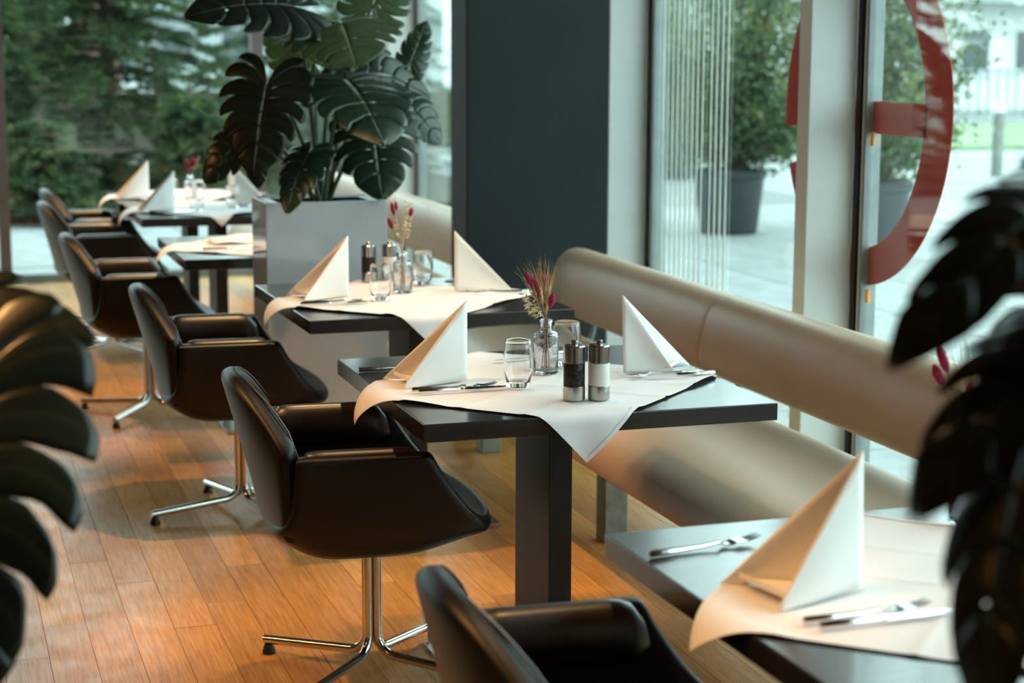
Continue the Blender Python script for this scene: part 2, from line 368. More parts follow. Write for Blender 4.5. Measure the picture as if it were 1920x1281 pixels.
# ------------------------------------------------------------------ chairs
def make_chair(label):
    r = thing('armchair', (0, 0, 0), 0, label, 'chair', 'black swivel armchairs along the table row')
    # seat shell: one sheet folded up into two arms.  local +X faces the table
    S = [(-.306, .640, -.225, .095), (-.305, .615, -.226, .105), (-.303, .56, -.230, .138), (-.299, .49, -.236, .180), (-.290, .440, -.246, .215), (-.265, .402, -.262, .245), (-.20, .384, -.270, .272),
         (-.10, .379, -.275, .285), (0, .377, -.275, .288)]
    S = S+[(-y, z, b, f) for (y, z, b, f) in S[-2::-1]]
    nu = len(S)-1
    def shell(u, v):
        y, z, xb, xf = S[round(u*nu)]
        x = xb+(xf-xb)*v
        k = max(0, 1-(z-.377)/.20)
        curl = (.050*sst(x, .02, .29)+.085*sst(-x, .14, .31))*k
        yy = y*(1-.10*sst(x, .05, .29)*k)*(1-.05*sst(-x, .1, .3)*k)
        return (x, yy, z+curl)
    o = MB().grid(shell, nu, 12).build('seat_shell', 'black_leather', r); solid(o, .050, 0); subsurf(o, 2)
    # seat pad
    def pad(u, v):
        x = -.24+.49*u; y = (-.225+.45*v)*(1-.08*sst(x, .1, .29))
        e = min(sst(u, 0, .12), sst(1-u, 0, .12), sst(v, 0, .10), sst(1-v, 0, .10))
        return (x, y, .386+.050*sst(x, .02, .29)+.075*sst(-x, .16, .31)+.045*e)
    MB().grid(pad, 14, 12).build('seat_pad', 'black_leather', r)
    # backrest: curved shell wrapping from arm to arm
    def bk(u, v, t=0):
        s = -1+2*u; top = .650+.147*(1-abs(s)**3.0); z0 = .425-.0*abs(s); z = z0+(top-z0)*v
        lean = (z-.425)/.37
        cx = -.245-.100*lean**1.05; ex = -.222-.015*lean
        x = cx+(ex-cx)*abs(s)**2.4+t
        y = s*(.300-.012*(1-v)-.05*sst(v, .72, 1)*(1-abs(s)**6))
        return (x, y, z)
    o = MB().grid(bk, 16, 10).build('backrest', 'black_leather', r); solid(o, .050, 0); subsurf(o, 2)
    pts = [bk(0, v/8, .019) for v in range(3, 8)]+[bk(u/20, 1, .019) for u in range(1, 20)]+[bk(1, v/8, .019) for v in range(7, 2, -1)]
    pts = [(p[0], p[1]*.985, p[2]-.004) for p in pts]
    MB().tube(pts, .0030, 6).build('piping', 'leather_piping', r)
    for s in (-1, 1):
        q = [shell(0, k/10) for k in range(10)]+[shell(i/nu, 1) for i in range(1, 5)]
        pts = [(x-.012*(i > 9), s*(abs(y)+.020), z-.008*(i < 10)) for i, (x, y, z) in enumerate(q)]
        MB().tube(pts, .0022, 6).build('piping', 'leather_piping', r)
    for s in (-1, 1):
        def apad(u, v, s=s):
            x = -.215+.300*u; t = 2*PI*v; k = .35+.65*min(1, sst(u, -.05, .10), sst(1-u, -.05, .10)); g = .35*sst(u, .80, 1.0)
            cy, cz = math.cos(t), math.sin(t)
            return (x+.02*g*(1-cz), s*(.281+.036*cy*k), .590+(.058*cz-.0)*k-.02*g)
        m = MB().grid(apad, 14, 20); n0 = len(m.v); m.f.append(tuple(j*15 for j in range(20))); m.f.append(tuple(j*15+14 for j in range(19, -1, -1)))
        m.build('arm_pad', 'sheen_leather', r)
    MB().lathe([(.0, .345), (.05, .345), (.055, .352), (.055, .362), (0, .362)], 20).build('swivel_plate', 'chrome', r)
    for k in range(4):
        t = PI/4+k*PI/2; d = Vector((math.cos(t), math.sin(t), 0)); q = d*.0165
        pts = [(q.x, q.y, .350), (q.x, q.y, .20), (q.x, q.y, .105)]
        for j in range(1, 7):
            a_ = PI/2*j/6*.94; p = d*(.0165+.052*(1-math.cos(a_))); pts.append((p.x, p.y, .105-.052*math.sin(a_)))
        p = d*.33; pts.append((p.x, p.y, .036))
        lg = MB().tube(pts, .0118, 10).build('leg', 'chrome', r)
        p = d*.318
        MB().lathe([(0, 0), (.017, 0), (.018, .006), (.013, .020), (.011, .026), (0, .026)], 14, (p.x, p.y, 0)).build('glide', 'black_rubber', lg)
    return r
CH = [((1.025, 2.475, 0), -2, 'black leather armchair in the near foreground, cut off by the picture bottom'),
      ((1.01, 4.29, 0), -4, 'black leather armchair at the table with the magenta dried flowers and steel mills'),
      ((.963, 5.985, 0), -3, 'black leather armchair at the table in front of the white planter'),
      ((.858, 7.78, 0), 0, 'black leather armchair beside the flat cloth table left of the planter'),
      ((.862, 9.45, 0), 2, 'black leather armchair second from the far glass wall'),
      ((.922, 10.30, 0), 2, 'black leather armchair farthest away, next to the far glass wall')]
proto = make_chair(CH[0][2])
# foot crosses turn freely under the seats
FEET = [20, 4, -28, 12, -20, 6]
chairs = [proto]+[copy_tree(proto) for _ in CH[1:]]
for o, (loc, rz, lab), fa in zip(chairs, CH, FEET):
    o.location = loc; o.rotation_euler = (0, 0, math.radians(rz)); o['label'] = lab
    for c in o.children:
        if c.name.split('.')[0] == 'leg': c.rotation_euler = (0, 0, math.radians(fa))

# ------------------------------------------------------------------ tables and cloths
TH = .75
def make_table(label):
    r = thing('dining_table', (0, 0, 0), 0, label, 'table', 'dark oak tables along the bench')
    MB().box(-.43, .43, -.445, .445, TH-.042, TH, .0025).build('table_top', 'oak', r, smooth=False)
    MB().box(-.030, .030, -.135, .135, .012, TH-.042, .002).build('leg', 'dark_oak_leg', r, smooth=False)
    MB().box(-.25, .25, -.25, .25, 0, .012, .002).build('base_plate', 'brushed_steel', r, smooth=False)
    return r
TB = [((1.505, 2.36), 1.0, 'dark oak table in the right foreground with an orange-lit napkin'),
      ((1.437, 4.205), 0, 'dark oak table in the middle with two mills and magenta flowers'),
      ((1.495, 5.79), 1.0, 'dark oak table standing right in front of the white planter'),
      ((1.355, 7.49), 0, 'dark oak table left of the planter with cloth lying flat'),
      ((1.385, 9.26), 0, 'dark oak table nearer of the two joined far tables'),
      ((1.365, 10.152), 0, 'dark oak table farthest back beside the glass wall')]
tp = make_table(TB[0][2]); tables = [tp]+[copy_tree(tp) for _ in TB[1:]]
for o, (p, rz, lab) in zip(tables, TB):
    o.location = (*p, 0); o.rotation_euler = (0, 0, math.radians(rz)); o['label'] = lab
def cloth(ti, cx, cy, half, rot, label, seed, hang_r=.060, joined=''):
    """square cloth laid cornerwise; cx, cy = its centre relative to the table"""
    m = MB(); n = 72; hx, hy = .43, .445; yn, yf = (9 if joined == 'near' else hy), (9 if joined == 'far' else hy); lift = .004 if joined == 'far' else 0; side = half*math.sqrt(2); rg = random.Random(seed); ph = [rg.uniform(0, 6) for _ in range(8)]
    ca, sa = math.cos(math.radians(45+rot)), math.sin(math.radians(45+rot))
    def over(d, r):
        q = r*PI/2
        if d < q: return r*math.sin(d/r), -(r-r*math.cos(d/r))
        return r, -r-(d-q)
    def fn(u, v):
        a_, b_ = (u-.5)*side, (v-.5)*side
        x = cx+a_*ca-b_*sa; y = cy+a_*sa+b_*ca; z = .0015+lift*.6
        # ironed creases and gentle waves
        cr = lambda t, w_: math.exp(-(t/w_)**2)
        z += .0030*cr(a_, .008)+.0028*cr(b_-.01, .008)+.002*cr(a_-.17, .009)+.002*cr(b_+.16, .009)+.0008*(1+math.sin(a_*9+ph[0])*math.sin(b_*8+ph[1]))
        edge = min(u, 1-u, v, 1-v)
        z += .007*max(0, math.sin(a_*13+ph[2]))*max(0, 1-edge/.10)*.9+.005*max(0, math.sin(b_*15+ph[3]))*max(0, 1-edge/.08)
        if x < -hx+.012:
            o_, dz = over(-hx+.012-x, hang_r*1.3); x = -hx+.012-o_; z = .0045+dz; y += .018*math.sin(dz*30+ph[4])*min(1, -dz*8)
        elif x > hx-.008:
            o_, dz = over(x-hx+.008, .03); x = hx-.008+o_; z = .0045+dz
        if y < -yn+.006:
            o_, dz = over(-hy+.006-y, .022); y = -hy+.006-o_-.012*math.sin(-dz*9); z = min(z, .0045)+dz; y -= .010*math.sin((x-cx)*42+ph[5])*min(1, -dz*7)
        elif y > yf-.006:
            o_, dz = over(y-hy+.006, .022); y = hy-.006+o_; z = min(z, .0045)+dz
        return (x, y, TH+z)
    o = m.grid(fn, n, n).build('tablecloth', 'white_cloth', None, label=label, cat='tablecloth', group='white cloths laid cornerwise on the tables')
    # hem
    hm = MB(); e = .012
    rim = [(t/40, 0) for t in range(40)]+[(1, t/40) for t in range(40)]+[(1-t/40, 1) for t in range(40)]+[(0, 1-t/40) for t in range(41)]
    ins = lambda q: (min(max(q[0], e), 1-e), min(max(q[1], e), 1-e))
    vs = []; fs = []
    for q in rim:
        p = fn(*q); p2 = fn(*ins(q)); vs += [(p[0]-.0006, p[1]-.0012, p[2]+.0008), (p2[0]-.0006, p2[1]-.0012, p2[2]+.0010)]
    for k in range(len(rim)-1): fs.append((2*k, 2*k+2, 2*k+3, 2*k+1))
    hm.add(vs, fs).build('hem', 'white_cloth', o)
    (tx, ty), rz, _ = TB[ti]; o.location = (tx, ty, 0); o.rotation_euler = (0, 0, math.radians(rz)); return o
cloth(0, -.015, -.03, .495, 2, 'white tablecloth in the foreground with its left corner glowing orange', 3, .06)
cloth(1, -.045, -.065, .498, -1, 'white tablecloth under the steel mills, one corner hanging in front', 5)
cloth(2, -.045, -.055, .50, 0, 'white tablecloth on the table before the white planter', 9)
cloth(3, -.03, -.03, .50, 1, 'white tablecloth lying flat on the table left of the planter', 12)
cloth(4, -.045, 0, .50, 0, 'white tablecloth on the nearer of the two joined far tables', 15, joined='far')
cloth(5, -.045, 0, .50, 0, 'white tablecloth on the farthest table by the glass wall', 18, joined='near')
CZ = TH+.0058     # top of a cloth

# ------------------------------------------------------------------ napkins
def napkin(B, C, D, h, label, lean=(0, 0), bow=.006):
    B, C, D = [Vector((*p, CZ)) for p in (B, C, D)]; m = MB()
    loc = B.copy(); up = Vector((lean[0], lean[1], h))
    for F, sg in ((C, 1), (D, -1)):
        d = F-B; nrm = Vector((-d.y, d.x, 0)).normalized()*sg
        def fn(u, v, d=d, nrm=nrm):
            uu = u*.992; q = d*uu+up*(1-uu)*v
            return tuple(q+nrm*bow*math.sin(PI*u)*math.sin(PI*min(1, v+.15)))
        m.grid(fn, 14, 10)
    o = m.build('napkin', 'white_napkin', None, label=label, cat='napkin', group='white napkins folded into standing sails'); solid(o, .0042, 0)
    # folded-under flap lying between the two feet
    c, d = (C-B), (D-B); f = MB(); z = Vector((0, 0, .012))
    vs = [c*.18+z*.4, c*.86+z, d*.86+z, d*.18+z*.4, c*.86+z*1.7, d*.86+z*1.7]
    f.add(vs, [(0, 1, 2, 3), (1, 4, 5, 2)])
    fo = f.build('fold', 'white_napkin', o, smooth=False); solid(fo, .002, 0)
    o.location = loc; return o
napkin((1.327, 2.372), (1.150, 2.300), (1.125, 2.450), .212, 'standing napkin on the foreground table with a glowing orange face', (.0, .01))
napkin((1.242, 4.225), (1.060, 4.160), (1.045, 4.300), .200, 'standing napkin left of the tumbler on the table with the steel mills')
napkin((1.652, 4.205), (1.778, 4.165), (1.860, 4.268), .200, 'standing napkin right of the steel mills, against the cream bench', (-.006, 0), .012)
napkin((1.300, 5.815), (1.130, 5.735), (1.105, 5.900), .200, 'standing napkin with golden left face in front of the white planter')
napkin((1.672, 5.83), (1.865, 5.790), (1.850, 5.925), .205, 'standing napkin in front of the dark column')
napkin((1.165, 9.20), (.99, 9.13), (.98, 9.27), .200, 'nearer of the two standing napkins beside the far black chairs')
napkin((1.13, 10.03), (.96, 9.985), (.95, 10.12), .200, 'farthest standing napkin, in front of the green conifer')
napkin((1.50, 9.35), (1.67, 9.28), (1.66, 9.43), .195, 'pale standing napkin left of the planter, below the monstera leaves')
napkin((1.58, 10.10), (1.75, 10.05), (1.74, 10.18), .195, 'half hidden standing napkin behind the monstera leaves')
# flat folded napkin on the table left of the planter
def flat_napkin(loc, rz, label):
    def fn(u, v): return (-.12+.24*u, -.08+.16*v, .004+.010*math.exp(-((v-.5)/.1)**2)+.004*math.sin(u*7))
    o = MB().grid(fn, 20, 14).build('napkin', 'white_napkin', None, label=label, cat='napkin'); solid(o, .004, 1); o.location = loc; o.rotation_euler = (0, 0, rz)
flat_napkin((1.22, 7.60, CZ), .15, 'flat crumpled napkin lying on the table left of the planter')

# ------------------------------------------------------------------ tableware
def glass_proto(label):
    prof = [(0, 0), (.022, 0), (.0265, .003), (.0300, .016), (.0345, .040), (.0365, .062), (.0360, .085), (.0335, .108), (.0322, .1175), (.0316, .1185), (.0310, .1175),
            (.0322, .108), (.0347, .085), (.0352, .062), (.0332, .042), (.0290, .022), (.0240, .0145), (0, .0135)]
    return MB().lathe(prof, 40).build('tumbler', 'glass', None, label=label, cat='glass', group='clear water tumblers')
GL = [((1.333, 4.092), 'clear tumbler left of the flower bottle on the table with steel mills'),
      ((1.545, 4.335), 'clear tumbler half hidden behind the flower bottle by the steel mills'),
      ((1.378, 5.685), 'clear tumbler on the left of the flower bottle before the planter'),
      ((1.610, 6.02), 'clear tumbler on the right of the flower bottle before the planter'),
      ((1.258, 9.075), 'clear tumbler standing in front on the nearer far table'),
      ((1.345, 9.60), 'clear tumbler beside the far flower bottle'),
      ((1.215, 9.74), 'clear tumbler behind the nearer far napkin'),
      ((1.46, 9.20), 'small clear tumbler on the far table next to the planter'),
      ((1.52, 7.28), 'clear tumbler on the flat cloth just left of the planter')]
gp = glass_proto(GL[0][1])
for i, (p, lab) in enumerate(GL):
    o = gp if i == 0 else gp.copy()
    if i: COL.objects.link(o)
    o.location = (*p, CZ); o['label'] = lab
def vase_proto(label):
    prof = [(0, 0), (.029, 0), (.0318, .003), (.0322, .010), (.0322, .094), (.0310, .102), (.0255, .106), (.0165, .109), (.0145, .114), (.0140, .128), (.0168, .132), (.0170, .136), (.0150, .1375),
            (.0120, .136), (.0116, .114), (.0140, .106), (.0240, .103), (.0282, .098), (.0292, .092), (.0292, .012), (.026, .007), (0, .006)]
    return MB().lathe(prof, 36).build('flower_bottle', 'smoky', None, label=label, cat='vase', group='smoky glass bottle vases')
VS = [((1.462, 4.262), 'smoky embossed glass bottle holding dried flowers beside the steel mills'),
      ((1.497, 5.86), 'smoky glass bottle holding dried flowers in front of the planter'),
      ((1.690, 2.66), 'smoky glass bottle on the foreground table half hidden by dark leaves'),
      ((1.32, 9.75), 'smoky glass bottle with dried flowers on the far tables')]
vp_ = vase_proto(VS[0][1])
for i, (p, lab) in enumerate(VS):
    o = vp_ if i == 0 else vp_.copy()
    if i: COL.objects.link(o)
    o.location = (*p, CZ); o['label'] = lab
RX, RY = math.cos(YAW), -math.sin(YAW)
def bunch(base, blooms, grasses, oats, seed, label):
    rg = random.Random(seed); r = thing('dried_flower_bunch', (base[0], base[1], CZ+.009), 0, label, 'flowers', 'dried flower bunches in bottles')
    H = .137
    def at(sx, sz, dep): return Vector((RX*sx-RY*0+dep*.3, RY*sx+dep, H+sz))
    for (sx, sz, ln, rd) in blooms:
        dep = rg.uniform(-.012, .012); c = at(sx, sz, dep); foot = Vector((rg.uniform(-.012, .012), rg.uniform(-.012, .012), .0))
        neck = Vector((rg.uniform(-.004, .004), rg.uniform(-.004, .004), H-.012))
        d = (c-neck).normalized(); b0 = c-d*ln*.5
        MB().tube([foot, foot.lerp(neck, .6), neck, neck.lerp(b0, .5), b0], .0009, 5).build('stem', 'stem_brown', r)
        m = MB(); x = d.orthogonal().normalized(); y = d.cross(x); vs = []; fs = []; nn = 14
        for i in range(11):
            t = i/10; rr = rd*math.sin(PI*(t*.94+.03))**.55
            for k in range(nn):
                a_ = 2*PI*k/nn; q = rr*(1+rg.uniform(-.13, .16)); vs.append(b0+d*ln*t+(x*math.cos(a_)+y*math.sin(a_))*q)
        for i in range(10):
            for k in range(nn): fs.append((i*nn+k, i*nn+(k+1) % nn, (i+1)*nn+(k+1) % nn, (i+1)*nn+k))
        for k in range(160):     # short fuzz
            t = rg.random(); a_ = rg.uniform(0, 2*PI); rr = rd*math.sin(PI*(t*.94+.03))**.55
            o_ = (x*math.cos(a_)+y*math.sin(a_)); p = b0+d*ln*t+o_*rr*.9; i0 = len(vs)
            tg = o_.cross(d)*.0004; vs += [p-tg, p+tg, p+o_*.0032+d*.0022]; fs.append((i0, i0+1, i0+2))
        m.add(vs, fs).build('bloom', 'magenta_bloom', r)
    for (sx, sz, ln) in grasses:      # bearded grass ears
        dep = rg.uniform(-.015, .015); tip = at(sx, sz, dep); neck = Vector((0, 0, H-.01)); d = (tip-neck).normalized(); b0 = tip-d*ln
        MB().tube([(rg.uniform(-.012, .012), rg.uniform(-.012, .012), .0), neck, neck.lerp(b0, .5), b0, tip-d*ln*.6], .0008, 5).build('stem', 'straw', r)
        m = MB(); x = d.orthogonal().normalized(); y = d.cross(x)
        for k in range(16):
            t = k/16*.45; a_ = k*2.4; o_ = x*math.cos(a_)+y*math.sin(a_); p = b0+d*ln*t
            m.tube([p, p+d*.006+o_*.0022, p+d*.013+o_*.0015], [.0004, .0020, .0003], 5, False)
            q = p+d*.012+o_*.0015
            m.tube([q, q+d*.035+o_*.007, q+d*rg.uniform(.06, .085)+o_*rg.uniform(.012, .026)], [.0005, .0004, .0002], 3, False)
        m.build('grass_ear', 'straw', r)
    for (sx, sz) in oats:
        dep = rg.uniform(-.012, .012); tip = at(sx, sz, dep); neck = Vector((0, 0, H-.01)); mid = neck.lerp(tip, .6)+Vector((0, 0, .008))
        m = MB().tube([(rg.uniform(-.01, .01), rg.uniform(-.01, .01), .0), neck, mid, tip], [.0008, .0008, .0006, .0003], 5)
        for k in range(9):
            t = .35+.65*k/8; p = neck.lerp(tip, t); dr = Vector((rg.uniform(-1, 1)*.5+RX*(-1 if sx < 0 else 1)*.6, rg.uniform(-.5, .5), rg.uniform(-.5, .5))).normalized()
            m.tube([p, p+dr*.004, p+dr*.010, p+dr*.017], [.0003, .0019, .0022, .0002], 5, False)
        m.build('oat_spray', 'straw', r)
    return r
bunch(VS[0][0], [(-.044, .093, .042, .0072), (-.021, .078, .064, .0085), (-.007, .092, .027, .0075), (.013, .041, .040, .0082)],
      [(-.05, .10, .085), (-.030, .108, .085), (-.004, .112, .085), (.012, .118, .09), (.006, .09, .08), (-.022, .115, .085)],
      [(-.055, .055), (-.050, .040), (-.045, .028), (-.038, .015), (-.030, .052)], 3, 'magenta bunny tail flowers and bearded grass in the bottle beside the mills')
bunch(VS[1][0], [(-.040, .085, .040, .0080), (.030, .125, .030, .0080), (-.030, .135, .045, .0072), (-.020, .145, .030, .005)],
      [(-.035, .165, .09)], [(-.03, .16), (.02, .155), (.012, .14), (.024, .12), (-.022, .13), (.006, .165)], 6, 'sparse pink tail flowers and pale oats before the white planter')
bunch(VS[2][0], [(-.055, .145, .050, .0085), (-.060, .115, .038, .0085), (-.005, .085, .034, .0085), (.02, .12, .04, .008)],
      [(-.03, .15, .09), (.0, .16, .09)], [(-.02, .12), (.01, .14), (.02, .10)], 8, 'magenta tail flowers showing beside the dark leaves at the right')
bunch(VS[3][0], [(-.018, .055, .045, .010), (.012, .065, .045, .010), (.028, .055, .04, .010), (-.004, .035, .04, .009)], [], [(.045, .09)], 11, 'crimson dried flowers on the far table before the conifer')
def mill_proto(name, fill, label, cat):
    r = thing(name, (0, 0, 0), 0, label, cat, 'steel salt and pepper mills')
    R = .0262
    MB().lathe([(0, 0), (R-.001, 0), (R, .001), (R, .0325), (R-.0008, .0335), (0, .0335)], 40).build('base', 'brushed_steel', r)
    MB().lathe([(R-.0012, .0335), (R-.0010, .034), (R-.0010, .0865), (R-.0012, .087)], 40).build('body', fill, r)
    MB().lathe([(R-.003, .087), (R-.003, .0885)], 40).build('neck_ring', 'gasket_black', r)
    MB().lathe([(0, .0885), (R-.0006, .0885), (R, .0892), (R, .1265), (R-.002, .1290), (R-.006, .1298), (0, .1300)], 40).build('cap', 'brushed_steel', r)
    MB().lathe([(.0085, .1298), (.0085, .139), (.0075, .1402), (0, .1404)], 24).build('knob', 'brushed_steel', r)
    return r
pmill = mill_proto('pepper_mill', 'pepper_fill', 'pepper mill with black corns on the table with magenta flowers', 'pepper mill'); pmill.location = (1.4125, 3.912, CZ)
smill = mill_proto('salt_mill', 'salt_fill', 'salt mill with white filling on the table with magenta flowers', 'salt mill'); smill.location = (1.4705, 3.902, CZ)
for src, p, lab in ((pmill, (1.452, 6.165), 'blurred pepper mill in front of the white planter'), (smill, (1.528, 6.165), 'blurred salt mill in front of the white planter')):
    o = copy_tree(src); o.location = (*p, CZ); o['label'] = lab

def knife_proto(label):
    r = thing('knife', (0, 0, 0), 0, label, 'knife', 'steel table knives')
    m = MB()
    m.tube([(0, 0, .0065), (.004, 0, .0065), (.05, 0, .0062), (.096, 0, .006), (.104, 0, .006)], [.0042, .0062, .0058, .0050, .0035], 8).build('handle', 'cutlery_steel', r)
    vs = []; fs = []
    prof = [(.100, .003, .004), (.112, .0075, .0035), (.17, .0085, .003), (.205, .0075, .0025), (.222, .003, .002)]
    for (x, w_, h) in prof: vs += [(x, -w_, .0045), (x, w_, .0045+h*.3), (x, w_, .0045+h), (x, -w_, .0052)]
    for i in range(4):
        for k in range(4): fs.append((i*4+k, i*4+(k+1) % 4, i*4+4+(k+1) % 4, i*4+4+k))
    fs += [(0, 1, 2, 3), (19, 18, 17, 16)]
    MB().add(vs, fs).build('blade', 'cutlery_steel', r, smooth=False); return r
def fork_proto(label):
    r = thing('fork', (0, 0, 0), 0, label, 'fork', 'steel table forks')
    MB().tube([(0, 0, .006), (.004, 0, .006), (.05, 0, .0055), (.10, 0, .006), (.135, 0, .009)], [.0042, .0060, .0054, .0038, .0030], 8).build('handle', 'cutlery_steel', r)
    def hd(u, v): return (.132+.036*u, (-.5+v)*(.006+.017*sst(u, 0, .7)), .009-.004*math.sin(PI*u)-.001)
    o = MB().grid(hd, 8, 4).build('head', 'cutlery_steel', r); solid(o, .002, 0)
    for k in range(4):
        y = -.0095+.00633*k
        MB().tube([(.165, y, .008), (.185, y, .0068), (.205, y, .010), (.214, y, .0135)], [.0017, .0016, .0012, .0006], 6).build('tine', 'cutlery_steel', r)
    return r
kp = knife_proto('k'); fp = fork_proto('f'); firsts = {'k': kp, 'f': fp}; used = set()
def cut(kind, x, y, rz, label, z=CZ):
    src = firsts[kind]; o = src if kind not in used else copy_tree(src); used.add(kind)
    o.location = (x, y, z); o.rotation_euler = (0, 0, math.radians(rz)); o['label'] = label
cut('k', 1.080, 4.082, 2, 'knife beside the left napkin on the table with steel mills, nearer of the pair')
cut('f', 1.070, 4.106, 2, 'fork beside the left napkin on the table with steel mills, behind the knife')
cut('f', .995+.02, 4.435, 4, 'fork peeking out behind the left napkin on the dark table top', TH+.001)
cut('f', 1.83, 4.135, 176, 'fork in front of the right napkin with tines towards the salt mill')
cut('k', 1.86, 4.105, 176, 'knife lying in front of the fork at the right napkin')
cut('k', 1.60, 4.47, 186, 'dark knife behind the right napkin near the bench')
cut('k', 1.168, 2.205, 3, 'knife in the foreground beside the glowing napkin, nearer of the pair')
cut('f', 1.158, 2.235, 4, 'fork in the foreground between knife and glowing napkin')
cut('f', 1.085, 2.635, 10, 'fork on the bare corner of the foreground table', TH+.001)
cut('f', 1.115, 5.655, 1, 'fork beside the golden napkin before the planter')
cut('k', 1.10, 5.625, 1, 'knife beside the golden napkin before the planter, at the table edge')
cut('f', 1.90, 5.72, 172, 'fork in front of the napkin by the dark column')
cut('k', 1.80, 6.03, 176, 'knife behind the bottle and right tumbler before the planter')
cut('k', 1.03, 7.30, 2, 'knife with golden glint on the flat cloth left of the planter')
cut('k', 1.02, 9.06, 1, 'knife at the near edge of the nearer far table')
cut('k', 1.50, 9.27, 10, 'knife lying on the nearer far table close to the planter')

# ------------------------------------------------------------------ planters and monstera plants
def planter(x0, x1, y0, y1, h, label):
    r = thing('planter', ((x0+x1)/2, (y0+y1)/2, 0), 0, label, 'planter'); a_, b_ = (x1-x0)/2, (y1-y0)/2; t = .018
    m = MB(); m.box(-a_, a_, -b_, -b_+t, 0, h, .002); m.box(-a_, a_, b_-t, b_, 0, h, .002); m.box(-a_, -a_+t, -b_+t, b_-t, 0, h, .002); m.box(a_-t, a_, -b_+t, b_-t, 0, h, .002)
    m.build('body', 'grey_lacquer', r, smooth=False)
    m = MB(); e = .055
    m.box(-a_+t, a_-t, -b_+t, -b_+e, h-.02, h-.004); m.box(-a_+t, a_-t, b_-e, b_-t, h-.02, h-.004); m.box(-a_+t, -a_+e, -b_+e, b_-e, h-.02, h-.004); m.box(a_-e, a_-t, -b_+e, b_-e, h-.02, h-.004)
    m.build('insert_rim', 'planter_rim', r, smooth=False)
    def so(u, v): return (-a_+e+(2*a_-2*e)*u, -b_+e+(2*b_-2*e)*v, h-.03+.006*noise.noise((u*9, v*9, 3)))
    MB().grid(so, 16, 10).build('soil', 'soil', r)
    return r
planter(1.150, 1.603, 6.50, 6.80, 1.012, 'tall glossy white planter box between the tables')
planter(1.30, 1.75, .90, 1.20, 1.0, 'white planter box at the right edge of the room, mostly out of view')
OUT = [(0, 1.0), (12, .90), (30, .76), (55, .66), (80, .62), (105, .60), (130, .57), (150, .50), (168, .38)]
def orad(a_):
    for (p, q), (p2, q2) in zip(OUT, OUT[1:]):
        if a_ <= p2:
            t = (a_-p)/(p2-p); t = t*t*(3-2*t) if 0 else t; return q+(q2-q)*t
    return OUT[-1][1]
def leaf_mesh(L, W, droop, cup, seed, nl=6):
    rg = random.Random(seed); m = MB(); uv = []
    phs = [168, 138, 108, 82, 60, 40, 22, 0]; sts = [0, .0, .06, .17, .31, .47, .64, 1.0]
    if nl < 7: phs = [168, 130, 96, 66, 40, 20, 0]; sts = [0, .0, .10, .27, .47, .66, 1.0]
    n = len(phs)-1; nr, nw = 11, 6
    for sd in (-1, 1):
        for i in range(n):
            g0 = rg.uniform(.40, .70); gw = rg.choice((0, .03, .07, .12)); ge = .10 if gw else .02; hole = rg.random() < .45
            vs = []
            for j in range(nr+1):
                rr = j/nr
                for k in range(nw+1):
                    wv = k/nw
                    last = (i == n-1)
                    ga = 0 if i == 0 else gw*sst(rr, g0, g0+.25)+ge*sst(rr, .88, 1.0)
                    gb = 0 if last else gw*sst(rr, g0, g0+.25)+ge*sst(rr, .88, 1.0)
                    if hole and i > 0: ga += .07*math.sin(PI*max(0, min(1, (rr-.10)/.16)))
                    if hole and not last: gb += .07*math.sin(PI*max(0, min(1, (rr-.10)/.16)))
                    w2 = ga+(1-ga-gb)*wv
                    ph = phs[i]+(phs[i+1]-phs[i])*w2; s0 = sts[i]+(sts[i+1]-sts[i])*w2
                    sw = 0 if last else 1
                    ph = max(2., ph-13*sw*rr**2*math.sin(math.radians(min(ph, 90))))
                    ra = orad(ph)*(1-(.0 if last else .13)*abs(w2-.72)**1.6*sst(rr, .5, 1)*1.5); px, py = math.sin(math.radians(ph))*ra, math.cos(math.radians(ph))*ra
                    q = rr*(1-.05*abs(w2-.5)*2*(0 if last else 1))
                    x = px*q; y = s0*(1-q)+py*q
                    bowf = .10*math.sin(PI*q)*(1-abs(ph-60)/110); y -= bowf*.35
                    x *= W; xx, yy = x*L, y*L
                    zz = -droop*max(0, y)**2*L-droop*.6*min(0, y)**2*L-cup*abs(x)**1.7*L+.016*L*math.sin(PI*w2)*q*(1-q)*2+.02*L*math.sin(ph*.09+seed)*q
                    vs.append((sd*xx, yy, zz)); uv.append((w2, rr))
            fs = []
            for j in range(nr):
                for k in range(nw):
                    f = (j*(nw+1)+k, j*(nw+1)+k+1, (j+1)*(nw+1)+k+1, (j+1)*(nw+1)+k)
                    fs.append(f if sd > 0 else f[::-1])
            m.add(vs, fs)
    m.uv = uv
    return m
